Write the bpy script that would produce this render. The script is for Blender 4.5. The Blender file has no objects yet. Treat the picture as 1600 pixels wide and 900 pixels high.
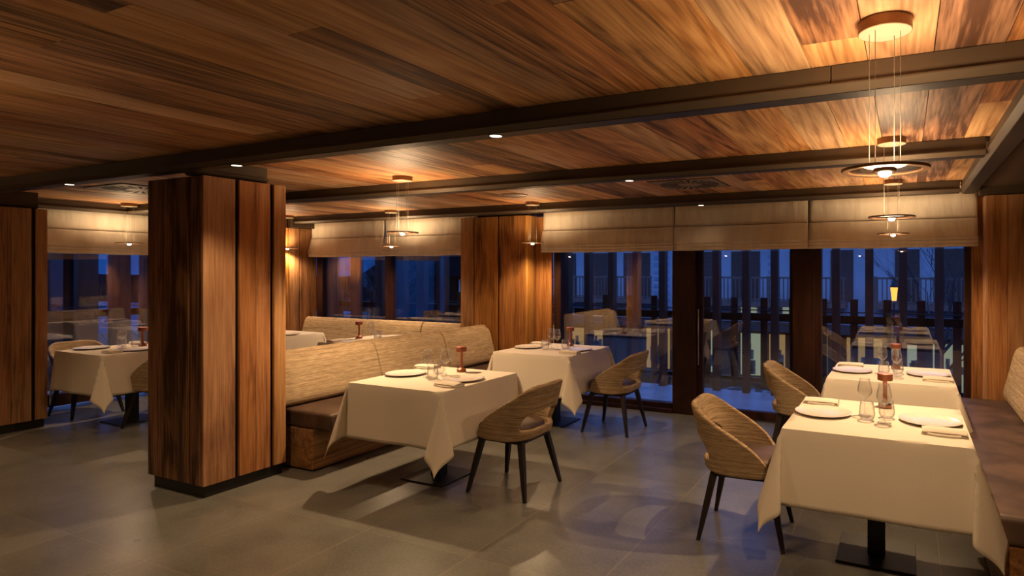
import bpy, bmesh, math, random
from mathutils import Vector, Matrix, noise
random.seed(7)
C = bpy.context.scene.collection
PI = math.pi
S = bpy.context.scene
# ------------------------------------------------------------------ camera, world, exposure
cam = bpy.data.objects.new('camera', bpy.data.cameras.new('camera'))
C.objects.link(cam)
cam.location = (0, 0, 1.6)
cam.rotation_euler = (PI/2, 0, math.radians(25.182))
cam.data.sensor_width = 36
cam.data.lens = 956.98*36/1600
cam.data.shift_x = (800-965.39)/1600
cam.data.shift_y = (422.21-450)/1600
cam.data.clip_start = 0.05
cam.data.clip_end = 300
S.camera = cam
S.view_settings.view_transform = 'Standard'
S.view_settings.look = 'None'
S.view_settings.exposure = 0.2
S.view_settings.gamma = 1.0
S.view_settings.use_curve_mapping = False
S.cycles.caustics_reflective = False
S.cycles.caustics_refractive = False
S.cycles.max_bounces = 8
S.cycles.transparent_max_bounces = 24
S.cycles.sample_clamp_indirect = 4.0
WARM = (1.0, 0.66, 0.36)
PEND_DOWN, PEND_UP, DOWNLIGHT, HALL = 84.0, 30.0, 30.0, 0.35
SKY = 1.0

w = bpy.data.worlds.new('dusk sky'); S.world = w; w.use_nodes = True
nt = w.node_tree; nt.nodes.clear()
def N(nt, t, **kw):
    n = nt.nodes.new(t)
    for k, v in kw.items(): setattr(n, k, v)
    return n
o_ = N(nt, 'ShaderNodeOutputWorld'); bg = N(nt, 'ShaderNodeBackground'); bg.inputs[1].default_value = SKY
tc = N(nt, 'ShaderNodeTexCoord'); sp = N(nt, 'ShaderNodeSeparateXYZ'); rp = N(nt, 'ShaderNodeValToRGB')
ns = N(nt, 'ShaderNodeTexNoise'); ns.inputs['Scale'].default_value = 3.5; ns.inputs['Detail'].default_value = 5
mp = N(nt, 'ShaderNodeMapping'); mp.inputs['Scale'].default_value = (1, 1, 5)
mx = N(nt, 'ShaderNodeMix', data_type='RGBA', blend_type='MULTIPLY'); mx.inputs[0].default_value = 0.7
cr = N(nt, 'ShaderNodeValToRGB'); cr.color_ramp.elements[0].color = (.45, .5, .6, 1); cr.color_ramp.elements[0].position = .35
cr.color_ramp.elements[1].position = .65; cr.color_ramp.elements[1].color = (1.3, 1.3, 1.3, 1)
L = nt.links.new
L(tc.outputs['Generated'], sp.inputs[0]); L(sp.outputs[2], rp.inputs[0])
L(tc.outputs['Generated'], mp.inputs[0]); L(mp.outputs[0], ns.inputs['Vector']); L(ns.outputs[0], cr.inputs[0])
rp.color_ramp.elements[0].position = 0.04; rp.color_ramp.elements[0].color = (.010, .065, .30, 1)
rp.color_ramp.elements[1].position = .32; rp.color_ramp.elements[1].color = (.20, .48, 1.5, 1)
L(rp.outputs[0], mx.inputs[6]); L(cr.outputs[0], mx.inputs[7]); L(mx.outputs[2], bg.inputs[0]); L(bg.outputs[0], o_.inputs[0])

# ------------------------------------------------------------------ material helpers
def new_mat(name):
    m = bpy.data.materials.new(name); m.use_nodes = True
    nt = m.node_tree; nt.nodes.clear()
    out = N(nt, 'ShaderNodeOutputMaterial'); b = N(nt, 'ShaderNodeBsdfPrincipled'); nt.links.new(b.outputs[0], out.inputs[0])
    return m, nt, b, out
def noisy(name, c1, c2, scale=(20, 20, 20), rough=.6, bump=0.0, metal=0, spec=.5, detail=4, lo=.35, hi=.65, bd=.01, coat=0):
    m, nt, b, out = new_mat(name); L = nt.links.new
    tc = N(nt, 'ShaderNodeTexCoord'); mp = N(nt, 'ShaderNodeMapping'); mp.inputs['Scale'].default_value = scale
    n = N(nt, 'ShaderNodeTexNoise'); n.inputs['Scale'].default_value = 1; n.inputs['Detail'].default_value = detail
    r = N(nt, 'ShaderNodeValToRGB'); e = r.color_ramp.elements
    e[0].position = lo; e[0].color = (*c1, 1); e[1].position = hi; e[1].color = (*c2, 1)
    L(tc.outputs['Object'], mp.inputs[0]); L(mp.outputs[0], n.inputs['Vector']); L(n.outputs[0], r.inputs[0]); L(r.outputs[0], b.inputs['Base Color'])
    b.inputs['Roughness'].default_value = rough; b.inputs['Metallic'].default_value = metal; b.inputs['Specular IOR Level'].default_value = spec
    b.inputs['Coat Weight'].default_value = coat
    if bump:
        bp = N(nt, 'ShaderNodeBump'); bp.inputs['Strength'].default_value = bump; bp.inputs['Distance'].default_value = bd
        L(n.outputs[0], bp.inputs['Height']); L(bp.outputs[0], b.inputs['Normal'])
    return m
def wood(name, axis, dark, mid, light, rough=.55, ringk=16, tone_amt=.55, ra=.20, ba=.75, sa=.55):
    """boards carry a point attribute 'tone' (0..1) which shifts grain and shade board by board"""
    m, nt, b, out = new_mat(name); L = nt.links.new
    tc = N(nt, 'ShaderNodeTexCoord'); at = N(nt, 'ShaderNodeAttribute', attribute_name='tone')
    off = N(nt, 'ShaderNodeVectorMath', operation='SCALE'); off.inputs[0].default_value = (17.3, 31.1, 23.7); L(at.outputs['Fac'], off.inputs['Scale'])
    def stretched(sa, sl, dist=0, detail=3, nscale=1):
        sc = [sa]*3; sc[axis] = sl
        mp = N(nt, 'ShaderNodeMapping'); mp.inputs['Scale'].default_value = sc; L(tc.outputs['Object'], mp.inputs[0])
        ad = N(nt, 'ShaderNodeVectorMath', operation='ADD'); L(mp.outputs[0], ad.inputs[0]); L(off.outputs[0], ad.inputs[1])
        n = N(nt, 'ShaderNodeTexNoise'); n.inputs['Scale'].default_value = nscale; n.inputs['Detail'].default_value = detail; n.inputs['Distortion'].default_value = dist
        L(ad.outputs[0], n.inputs['Vector']); return n.outputs[0]
    def math_(op, a, bb=None, cc=None):
        n = N(nt, 'ShaderNodeMath', operation=op)
        for i, v in enumerate((a, bb, cc)):
            if v is None: continue
            if isinstance(v, (int, float)): n.inputs[i].default_value = v
            else: L(v, n.inputs[i])
        return n.outputs[0]
    big = stretched(4.4, .36, .12, 1.0)
    rings = math_('SINE', math_('MULTIPLY', big, ringk*6.283))
    rings = math_('MULTIPLY_ADD', rings, .5, .5)
    rings = math_('POWER', rings, 1.6)
    streak = stretched(75, 3.2, 0, 4)
    band = stretched(13, .5, .4, 3)
    stain = stretched(2.6, 1.1, .6, 5)
    f = math_('MULTIPLY_ADD', rings, -ra, .40+ra/2)
    f = math_('ADD', f, math_('MULTIPLY_ADD', streak, sa, -sa/2))
    f = math_('ADD', f, math_('MULTIPLY_ADD', band, ba, -ba/2))
    f = math_('ADD', f, math_('MULTIPLY_ADD', at.outputs['Fac'], tone_amt, -tone_amt/2))
    st = N(nt, 'ShaderNodeMapRange'); st.inputs[1].default_value = .56; st.inputs[2].default_value = .72; st.inputs[3].default_value = 0; st.inputs[4].default_value = -.28
    L(stain, st.inputs[0]); f = math_('ADD', f, st.outputs[0])
    r = N(nt, 'ShaderNodeValToRGB'); e = r.color_ramp.elements
    e[0].position = .05; e[0].color = (*dark, 1); e[1].position = .85; e[1].color = (*light, 1)
    k = e.new(.42); k.color = (*mid, 1)
    L(f, r.inputs[0])
    hs = N(nt, 'ShaderNodeHueSaturation'); L(r.outputs[0], hs.inputs['Color'])
    L(math_('MULTIPLY_ADD', math_('FRACT', math_('MULTIPLY', at.outputs['Fac'], 7.77)), .014, .493), hs.inputs['Hue'])
    L(math_('MULTIPLY_ADD', math_('FRACT', math_('MULTIPLY', at.outputs['Fac'], 3.31)), .22, .84), hs.inputs['Saturation'])
    L(hs.outputs[0], b.inputs['Base Color'])
    b.inputs['Roughness'].default_value = rough; b.inputs['Specular IOR Level'].default_value = .3
    bp = N(nt, 'ShaderNodeBump'); bp.inputs['Strength'].default_value = .35; bp.inputs['Distance'].default_value = .004
    L(math_('ADD', math_('MULTIPLY', rings, -.4), streak), bp.inputs['Height']); L(bp.outputs[0], b.inputs['Normal'])
    return m
def emit(name, col, s):
    m = bpy.data.materials.new(name); m.use_nodes = True; nt = m.node_tree; nt.nodes.clear()
    o = N(nt, 'ShaderNodeOutputMaterial'); e = N(nt, 'ShaderNodeEmission'); e.inputs[0].default_value = (*col, 1); e.inputs[1].default_value = s
    nt.links.new(e.outputs[0], o.inputs[0]); return m
def thin_glass(name, boost=1.0, tint=(1, 1, 1), face=0.0, rim_light=0):
    m = bpy.data.materials.new(name); m.use_nodes = True; nt = m.node_tree; nt.nodes.clear(); L = nt.links.new
    o = N(nt, 'ShaderNodeOutputMaterial'); t = N(nt, 'ShaderNodeBsdfTransparent'); t.inputs[0].default_value = (*tint, 1)
    g = N(nt, 'ShaderNodeBsdfGlossy'); g.inputs['Roughness'].default_value = 0.0
    lw = N(nt, 'ShaderNodeLayerWeight'); lw.inputs[0].default_value = .5
    ma = N(nt, 'ShaderNodeMath', operation='POWER'); L(lw.outputs['Facing'], ma.inputs[0]); ma.inputs[1].default_value = 3.2
    mb = N(nt, 'ShaderNodeMath', operation='MULTIPLY_ADD'); mb.use_clamp = True; L(ma.outputs[0], mb.inputs[0]); mb.inputs[1].default_value = .9; mb.inputs[2].default_value = .04*boost + face
    x = N(nt, 'ShaderNodeMixShader'); L(mb.outputs[0], x.inputs[0]); L(t.outputs[0], x.inputs[1]); L(g.outputs[0], x.inputs[2])
    if rim_light:  # white mixed in at the edges stands in for refracted light
        tl = N(nt, 'ShaderNodeBsdfTranslucent'); df = N(nt, 'ShaderNodeBsdfDiffuse'); a_ = N(nt, 'ShaderNodeMixShader'); L(tl.outputs[0], a_.inputs[1]); L(df.outputs[0], a_.inputs[2])
        for q_ in (tl, df): q_.inputs[0].default_value = (.9, .9, .9, 1)
        mc = N(nt, 'ShaderNodeMath', operation='MULTIPLY_ADD'); L(ma.outputs[0], mc.inputs[0]); mc.inputs[1].default_value = rim_light; mc.inputs[2].default_value = .012
        y = N(nt, 'ShaderNodeMixShader'); L(mc.outputs[0], y.inputs[0]); L(x.outputs[0], y.inputs[1]); L(a_.outputs[0], y.inputs[2]); x = y
    L(x.outputs[0], o.inputs[0])
    return m
def woven(name, c1, c2, c3):
    """straw-like weave: short horizontal threads of several shades"""
    m, nt, b, out = new_mat(name); L = nt.links.new
    tc = N(nt, 'ShaderNodeTexCoord')
    outs = []
    for sc, d in (((12, 12, 290), 2), ((110, 110, 500), 1), ((1.6, 1.6, 120), 2)):
        mp = N(nt, 'ShaderNodeMapping'); mp.inputs['Scale'].default_value = sc; L(tc.outputs['Object'], mp.inputs[0])
        n = N(nt, 'ShaderNodeTexNoise'); n.inputs['Scale'].default_value = 1; n.inputs['Detail'].default_value = d; L(mp.outputs[0], n.inputs['Vector']); outs.append(n.outputs[0])
    a = N(nt, 'ShaderNodeMath', operation='MULTIPLY_ADD'); L(outs[0], a.inputs[0]); a.inputs[1].default_value = .48
    q = N(nt, 'ShaderNodeMath', operation='MULTIPLY'); L(outs[1], q.inputs[0]); q.inputs[1].default_value = .22; L(q.outputs[0], a.inputs[2])
    q2 = N(nt, 'ShaderNodeMath', operation='MULTIPLY_ADD'); L(outs[2], q2.inputs[0]); q2.inputs[1].default_value = .34; L(a.outputs[0], q2.inputs[2])
    r = N(nt, 'ShaderNodeValToRGB'); e = r.color_ramp.elements
    e[0].position = .36; e[0].color = (*c1, 1); e[1].position = .68; e[1].color = (*c3, 1); k = e.new(.52); k.color = (*c2, 1)
    L(q2.outputs[0], r.inputs[0]); L(r.outputs[0], b.inputs['Base Color']); b.inputs['Roughness'].default_value = .85; b.inputs['Specular IOR Level'].default_value = .2
    bp = N(nt, 'ShaderNodeBump'); bp.inputs['Strength'].default_value = .6; bp.inputs['Distance'].default_value = .004
    L(q2.outputs[0], bp.inputs['Height']); L(bp.outputs[0], b.inputs['Normal'])
    return m

M = {}
M['ceil'] = wood('reclaimed larch ceiling', 1, (.085, .032, .010), (.44, .21, .080), (.76, .45, .205), ringk=11, tone_amt=.46, ra=.17, ba=.7, sa=.8)
M['clad'] = wood('larch cladding', 2, (.060, .020, .005), (.40, .175, .052), (.68, .36, .13), ringk=5, tone_amt=.38, ra=.09, ba=.7, sa=.8)
M['benchwood'] = wood('rough bench timber', 0, (.04, .015, .006), (.22, .10, .04), (.45, .24, .10), ringk=8)
M['frame'] = noisy('dark stained window timber', (.020, .007, .004), (.050, .017, .009), (12, 12, 2), .4, spec=.35)
M['fin'] = noisy('brown timber fin', (.10, .037, .022), (.16, .060, .036), (12, 12, 1.2), .6)
M['steel'] = noisy('bronze painted steel', (.070, .048, .030), (.082, .057, .036), (3, 3, 3), .5, metal=.15, spec=.5)
M['black'] = noisy('black metal', (.010, .009, .008), (.016, .014, .012), (8, 8, 8), .45)
M['leg'] = noisy('black stained ash', (.012, .008, .007), (.022, .015, .012), (30, 30, 3), .45)
M['leather'] = noisy('worn brown leather', (.050, .030, .021), (.125, .074, .050), (5, 5, 5), .5, bump=.12, detail=8)
M['weave'] = woven('straw weave upholstery', (.20, .135, .075), (.44, .325, .195), (.68, .54, .36))
M['weave_chair'] = woven('straw weave chair cloth', (.14, .092, .050), (.33, .23, .132), (.54, .41, .26))
M['cloth'] = noisy('ecru linen', (.73, .655, .54), (.78, .705, .585), (420, 420, 420), .8, bump=.02, spec=.15, bd=.001)
M['blind'] = noisy('cream blind cloth', (.78, .70, .56), (.87, .79, .65), (11, 11, 2.2), .85, spec=.1, bump=.9, bd=.022, detail=3)
M['cord'] = noisy('dark seam', (.05, .035, .02), (.07, .05, .03), (4, 4, 4), .8)
M['plate'] = noisy('glazed cream stoneware', (.80, .74, .64), (.86, .80, .70), (30, 30, 30), .18, spec=.6)
M['copper'] = noisy('satin copper', (.42, .15, .085), (.48, .18, .10), (20, 20, 20), .38, metal=.6)
M['bronze'] = noisy('brown bronze', (.28, .15, .075), (.33, .18, .09), (20, 20, 20), .4, metal=.35)
M['canopyface'] = noisy('cream lacquer', (.34, .29, .21), (.38, .32, .23), (10, 10, 10), .5)
M['wire'] = noisy('pale suspension wire', (.35, .31, .25), (.42, .37, .30), (10, 10, 10), .3, metal=.3)
M['glass'] = thin_glass('window glass', 1.6, (.93, .95, .97), .11)
M['tableglass'] = thin_glass('drinking glass', 1.0, (.985, .985, .98), .03, .55)
M['clear'] = thin_glass('clear disc', .6, (.97, .97, .97), 0)
M['chrome'] = noisy('brushed steel', (.55, .52, .48), (.62, .60, .56), (4, 4, 60), .25, metal=1)
M['bulb'] = emit('warm lens', (1.0, .80, .55), 22)
M['spotlens'] = emit('downlight lens', (1.0, .82, .6), 5)
M['vent'] = noisy('beige vent metal', (.20, .14, .085), (.24, .17, .10), (10, 10, 10), .5)
M['dark'] = noisy('dark slot', (.008, .006, .004), (.012, .009, .006), (10, 10, 10), .8)
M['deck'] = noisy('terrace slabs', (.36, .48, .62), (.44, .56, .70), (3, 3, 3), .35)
M['facade'] = noisy('pale render', (.66, .62, .66), (.76, .72, .76), (.6, .6, .6), .9)
M['shutter'] = noisy('brown shutter', (.14, .07, .05), (.20, .10, .07), (1, 1, 16), .7)
M['balcony'] = noisy('balcony timber', (.26, .14, .10), (.34, .19, .14), (8, 8, 1), .7)
M['street'] = noisy('wet street', (.010, .010, .011), (.022, .022, .024), (.5, .5, .5), .8)
M['shop'] = emit('lit shop window', (.75, .85, .62), .35)
M['shopwarm'] = emit('warm lit shop window', (1.0, .62, .25), .30)
M['lampglass'] = emit('street lantern glass', (1.0, .33, .05), 3)
M['bark'] = noisy('bare bark', (.05, .035, .035), (.09, .065, .06), (6, 6, 2), .9)
M['snow'] = noisy('pale stones', (.02, .025, .03), (.5, .55, .62), (5, 5, 9), .8, lo=.48, hi=.62, detail=8)
M['night'] = noisy('dark hillside', (.004, .004, .005), (.010, .010, .011), (.5, .5, .5), 1, spec=0)
M['goods'] = noisy('coats on display', (.10, .13, .10), (.45, .42, .34), (9, 9, 4), .8, detail=6)
M['wallpaint'] = noisy('brown lacquered wall', (.10, .055, .03), (.13, .07, .04), (3, 3, 3), .6)

# floor: large grey-brown stone slabs with pale joints
def floor_mat():
    m, nt, b, out = new_mat('stone slabs'); L = nt.links.new
    tc = N(nt, 'ShaderNodeTexCoord'); sp = N(nt, 'ShaderNodeSeparateXYZ'); L(tc.outputs['Object'], sp.inputs[0])
    def mt(op, a, bb=None, cc=None):
        n = N(nt, 'ShaderNodeMath', operation=op)
        for i, v in enumerate((a, bb, cc)):
            if v is None: continue
            if isinstance(v, (int, float)): n.inputs[i].default_value = v
            else: L(v, n.inputs[i])
        return n.outputs[0]
    T = .7934
    fx = mt('FRACT', mt('ADD', mt('DIVIDE', mt('ADD', sp.outputs[0], 3.004), T), 50)); fy = mt('FRACT', mt('ADD', mt('DIVIDE', mt('SUBTRACT', sp.outputs[1], 4.327), T), 50))
    ix = mt('FLOOR', mt('ADD', mt('DIVIDE', mt('ADD', sp.outputs[0], 3.004), T), 50)); iy = mt('FLOOR', mt('ADD', mt('DIVIDE', mt('SUBTRACT', sp.outputs[1], 4.327), T), 50))
    g = .0028
    def edge(f): return mt('MAXIMUM', mt('LESS_THAN', f, g), mt('GREATER_THAN', f, 1-g))
    gx = edge(fx); gy = edge(fy)
    cx = N(nt, 'ShaderNodeCombineXYZ'); L(ix, cx.inputs[0]); L(iy, cx.inputs[1])
    wn = N(nt, 'ShaderNodeTexWhiteNoise'); L(cx.outputs[0], wn.inputs[0])
    n1 = N(nt, 'ShaderNodeTexNoise'); n1.inputs['Scale'].default_value = 2.2; n1.inputs['Detail'].default_value = 9; n1.inputs['Roughness'].default_value = .62
    n2 = N(nt, 'ShaderNodeTexNoise'); n2.inputs['Scale'].default_value = 55; n2.inputs['Detail'].default_value = 5
    L(tc.outputs['Object'], n1.inputs['Vector']); L(tc.outputs['Object'], n2.inputs['Vector'])
    f = mt('ADD', mt('MULTIPLY', n1.outputs[0], .62), mt('MULTIPLY', n2.outputs[0], .38)); f = mt('ADD', f, mt('MULTIPLY_ADD', wn.outputs[0], .10, -.05))
    r = N(nt, 'ShaderNodeValToRGB'); e = r.color_ramp.elements
    e[0].position = .32; e[0].color = (.105, .106, .094, 1); e[1].position = .68; e[1].color = (.225, .222, .196, 1)
    L(f, r.inputs[0])
    mg = N(nt, 'ShaderNodeMix', data_type='RGBA'); L(mt('MAXIMUM', gx, mt('MULTIPLY', gy, .55)), mg.inputs[0]); L(r.outputs[0], mg.inputs[6]); mg.inputs[7].default_value = (.34, .27, .19, 1)
    L(mg.outputs[2], b.inputs['Base Color'])
    n3 = N(nt, 'ShaderNodeTexNoise'); n3.inputs['Scale'].default_value = 1.3; n3.inputs['Detail'].default_value = 2; L(tc.outputs['Object'], n3.inputs['Vector'])
    L(mt('MULTIPLY_ADD', n3.outputs[0], .22, .19), b.inputs['Roughness']); b.inputs['Specular IOR Level'].default_value = .55
    bp = N(nt, 'ShaderNodeBump'); bp.inputs['Strength'].default_value = .08; bp.inputs['Distance'].default_value = .003; L(n2.outputs[0], bp.inputs['Height']); L(bp.outputs[0], b.inputs['Normal'])
    return m
M['floor'] = floor_mat()

# ------------------------------------------------------------------ mesh helpers
def box(bm, x0, x1, y0, y1, z0, z1, tone=None):
    v = [bm.verts.new((x, y, z)) for z in (z0, z1) for y in (y0, y1) for x in (x0, x1)]
    for f in ((0, 2, 3, 1), (4, 5, 7, 6), (0, 1, 5, 4), (2, 6, 7, 3), (0, 4, 6, 2), (1, 3, 7, 5)):
        bm.faces.new([v[i] for i in f])
    if tone is not None:
        l = bm.verts.layers.float.get('tone') or bm.verts.layers.float.new('tone')
        # a new layer can invalidate the references, so look the verts up again
        bm.verts.ensure_lookup_table()
        for q in list(bm.verts)[-8:]: q[l] = tone
    return v
def lathe(bm, prof, n=32, cx=0, cy=0, cap=True):
    rings = []
    for r, z in prof:
        if r < 1e-6: rings.append([bm.verts.new((cx, cy, z))])
        else: rings.append([bm.verts.new((cx+r*math.cos(2*PI*i/n), cy+r*math.sin(2*PI*i/n), z)) for i in range(n)])
    for a, b in zip(rings, rings[1:]):
        if len(a) == 1 and len(b) == 1: continue
        for i in range(n):
            j = (i+1) % n
            if len(a) == 1: bm.faces.new((a[0], b[j], b[i]))
            elif len(b) == 1: bm.faces.new((a[i], a[j], b[0]))
            else: bm.faces.new((a[i], a[j], b[j], b[i]))
def tube(bm, pts, rads, n=8):
    prev = None
    for k, p in enumerate(pts):
        p = Vector(p); d = (Vector(pts[min(k+1, len(pts)-1)])-Vector(pts[max(k-1, 0)])).normalized()
        u = d.orthogonal().normalized() if abs(d.z) < .9 else Vector((1, 0, 0)); v = d.cross(u).normalized(); u = v.cross(d).normalized()
        r = rads[k] if isinstance(rads, (list, tuple)) else rads
        ring = [bm.verts.new(p+u*r*math.cos(2*PI*(i+.5)/n)+v*r*math.sin(2*PI*(i+.5)/n)) for i in range(n)]
        if prev:
            for i in range(n): bm.faces.new((prev[i], prev[(i+1) % n], ring[(i+1) % n], ring[i]))
        else: bm.faces.new(ring[::-1])
        prev = ring
    bm.faces.new(prev)
def grid(bm, nu, nv, fn, closed_u=False):
    vs = [[bm.verts.new(fn(i, j)) for j in range(nv)] for i in range(nu)]
    for i in range(nu if closed_u else nu-1):
        for j in range(nv-1):
            k = (i+1) % nu
            bm.faces.new((vs[i][j], vs[k][j], vs[k][j+1], vs[i][j+1]))
    return vs
def obj(name, bm, mat, parent=None, smooth=False, bevel=0, bseg=2, sub=0, solid=0, off=0, loc=None, angle=40):
    bmesh.ops.recalc_face_normals(bm, faces=bm.faces)
    me = bpy.data.meshes.new(name); bm.to_mesh(me); bm.free()
    o = bpy.data.objects.new(name, me); C.objects.link(o)
    me.materials.append(M[mat] if isinstance(mat, str) else mat)
    if parent: o.parent = parent
    if loc: o.location = loc
    if smooth:
        for p in me.polygons: p.use_smooth = True
        if angle: me.set_sharp_from_angle(angle=math.radians(angle))
    if solid:
        q = o.modifiers.new('solid', 'SOLIDIFY'); q.thickness = solid; q.offset = off
    if bevel:
        q = o.modifiers.new('bevel', 'BEVEL'); q.width = bevel; q.segments = bseg; q.limit_method = 'ANGLE'
    if sub:
        q = o.modifiers.new('sub', 'SUBSURF'); q.levels = sub; q.render_levels = sub
    return o
def B(): return bmesh.new()
def tag(o, label=None, cat=None, group=None, kind=None):
    if label: o['label'] = label
    if cat: o['category'] = cat
    if group: o['group'] = group
    if kind: o['kind'] = kind
    return o
def thing(name, label, cat, loc=(0, 0, 0), rz=0, group=None):
    o = bpy.data.objects.new(name, None); o.empty_display_size = .1; C.objects.link(o)
    o.location = loc; o.rotation_euler = (0, 0, rz)
    return tag(o, label, cat, group)
def struct(name, bm, mat, label=None, cat=None, **kw):
    return tag(obj(name, bm, mat, **kw), label, cat, kind='structure')
def dup(root, loc, rz=None, label=None, group=None):
    def cp(o, p):
        c = o.copy(); C.objects.link(c); c.parent = p
        for ch in list(o.children): cp(ch, c)
        return c
    kids = list(root.children)
    r = root.copy(); C.objects.link(r); r.location = loc
    if rz is not None: r.rotation_euler = (0, 0, rz)
    if label: r['label'] = label
    if group: r['group'] = group
    for ch in kids: cp(ch, r)
    return r
def rnd(a, b): return random.uniform(a, b)

# ------------------------------------------------------------------ room shell
ZC, ZB = 2.385, 2.28       # ceiling boards, underside of the steel beams
GY = 6.55                  # glass line of the street side
GX = -8.80                 # glass line of the left side
bm = B(); box(bm, -8.95, 1.75, -2.2, 6.75, -.12, 0); struct('floor', bm, 'floor')
bm = B()
x = -8.9
bm.verts.layers.float.new('tone')
while x < 1.7:
    wd = rnd(.15, .235)
    y = -2.2 - rnd(0, 2)
    while y < 6.9:
        ln = rnd(3.2, 6.5); t = random.random()
        y0, y1 = max(y, -2.2), min(y+ln, 6.75)
        if y1-y0 > .05: box(bm, x+.0015, x+wd-.0015, y0+.001, y1-.001, ZC + (rnd(0, .002)), ZC+.03, t)
        y += ln
    x += wd
struct('ceiling', bm, 'ceil')
bm = B(); box(bm, -9.1, 1.9, -2.3, 6.9, ZC+.035, ZC+.2); struct('ceiling_slab', bm, 'dark')
bm = B(); box(bm, 1.06, 1.2, -2.3, 6.4, 0, ZC+.03); struct('wall_right', bm, 'wallpaint')
bm = B(); box(bm, -9.1, 1.9, -2.35, -2.2, 0, ZC+.03); struct('wall_front', bm, 'wallpaint')
bm = B(); box(bm, -9.05, -8.6, -2.2, 2.6, 0, ZC+.03); struct('wall_left', bm, 'wallpaint')
# street-side wall: header over the glass, parapet behind the window bench
bm = B(); box(bm, -9.05, 1.3, 6.56, 6.75, 2.30, ZC+.03)
box(bm, -8.95, -5.0, 6.50, 6.72, 0, .80); struct('wall_back', bm, 'wallpaint')
bm = B(); box(bm, -9.0, -8.72, 3.2, 6.6, 2.30, ZC+.03); struct('trim_1', bm, 'wallpaint')

def boards(bm, kind, fixed, th, spans, z0, z1):
    """vertical boards; kind 'x': face in a plane of constant y, spans in x; 'y': plane of constant x, spans in y"""
    if not bm.verts.layers.float.get('tone'): bm.verts.layers.float.new('tone')
    for a, b, t in spans:
        if kind == 'x': box(bm, a, b, min(fixed, fixed+th), max(fixed, fixed+th), z0, z1, t)
        else: box(bm, min(fixed, fixed+th), max(fixed, fixed+th), a, b, z0, z1, t)
def pillar(label, x0, x1, y0, y1, front, side, ztop=ZB, plinth=.085, left=None):
    """front: boards on the -y face (spans in x), side: boards on the +x face (spans in y)"""
    t = thing('clad_pillar', label, 'pillar', ((x0+x1)/2, (y0+y1)/2, 0)); ox, oy = t.location[0], t.location[1]
    sh = lambda s, o: [(a-o, b-o, c) for a, b, c in s]
    bm = B(); box(bm, x0+.03-ox, x1-.03-ox, y0+.03-oy, y1-.03-oy, plinth, ztop); obj('core', bm, 'black', t)
    bm = B(); box(bm, x0+.045-ox, x1-.02-ox, y0+.02-oy, y1-.02-oy, 0, plinth); obj('plinth', bm, 'black', t)
    bm = B()
    boards(bm, 'x', y0-oy, .022, sh(front, ox), plinth, ztop-.004)
    if side: boards(bm, 'y', x1-ox, -.022, sh(side, oy), plinth, ztop-.004)
    if left: boards(bm, 'y', x0-ox, .022, sh(left, oy), plinth, ztop-.004)
    else: boards(bm, 'y', x0-ox, .022, [(y0+.023-oy, y1-oy, .4)], plinth, ztop-.004)
    obj('cladding', bm, 'clad', t, bevel=.002, bseg=1)
    return t
# the big pillar in the foreground
PX0, PX1, PY0, PY1 = -5.10, -4.435, 2.635, 3.265
pillar('big foreground pillar clad in upright larch boards with a black plinth', PX0, PX1, PY0, PY1,
       [(PX0, -4.905, .02), (-4.900, -4.60, .10), (-4.585, PX1-.0225, .0)],  # shade of the unlit front face put into these dark board tones
       [(PY0, 2.862, .93), (2.892, 3.018, .52), (3.019, 3.135, .78), (3.165, PY1, .74)], ztop=2.268)
# left pillar
pillar('wooden pillar at the left edge of the room, cut by the picture edge', -8.62, -7.965, 2.60, 3.195,
       [(-8.62, -8.3, .3), (-8.27, -7.99, .5)],
       [(2.60, 2.80, .6), (2.801, 2.910, .66), (2.912, 3.068, .62), (3.10, 3.195, .70)], ztop=2.225)
# pillar between left window and middle window
pillar('wooden corner pillar behind, just right of the big pillar', -8.95, -8.14, 5.75, 6.50,
       [(-8.95, -8.5, .5), (-8.47, -8.165, .6)],
       [(5.75, 6.05, .6), (6.052, 6.21, .72), (6.225, 6.50, .45)], ztop=2.222)
# pillar between middle window and right window
pillar('wide wooden pillar between the middle window and the glass doors', -5.172, -4.160, 6.26, 6.62,
       [(-5.172, -4.972, .74), (-4.955, -4.60, .60), (-4.575, -4.183, .55)],
       [(6.26, 6.40, .9), (6.405, 6.52, .45)], ztop=2.272)
# right pillar
pillar('wooden pillar at the right end of the glass front', .632, 1.055, 6.25, 6.62,
       [(.655, .80, .80), (.802, .925, .70), (.927, 1.055, .45)],
       None, ztop=2.262, left=[(6.25, 6.50, .95)])
bm = B(); bm.verts.layers.float.new('tone'); box(bm, -4.158, -3.935, 6.455, 6.50, 0, 2.26, .55); box(bm, .545, .632, 6.44, 6.50, 0, 2.3, .2)
struct('trim_2', bm, 'clad')

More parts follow.
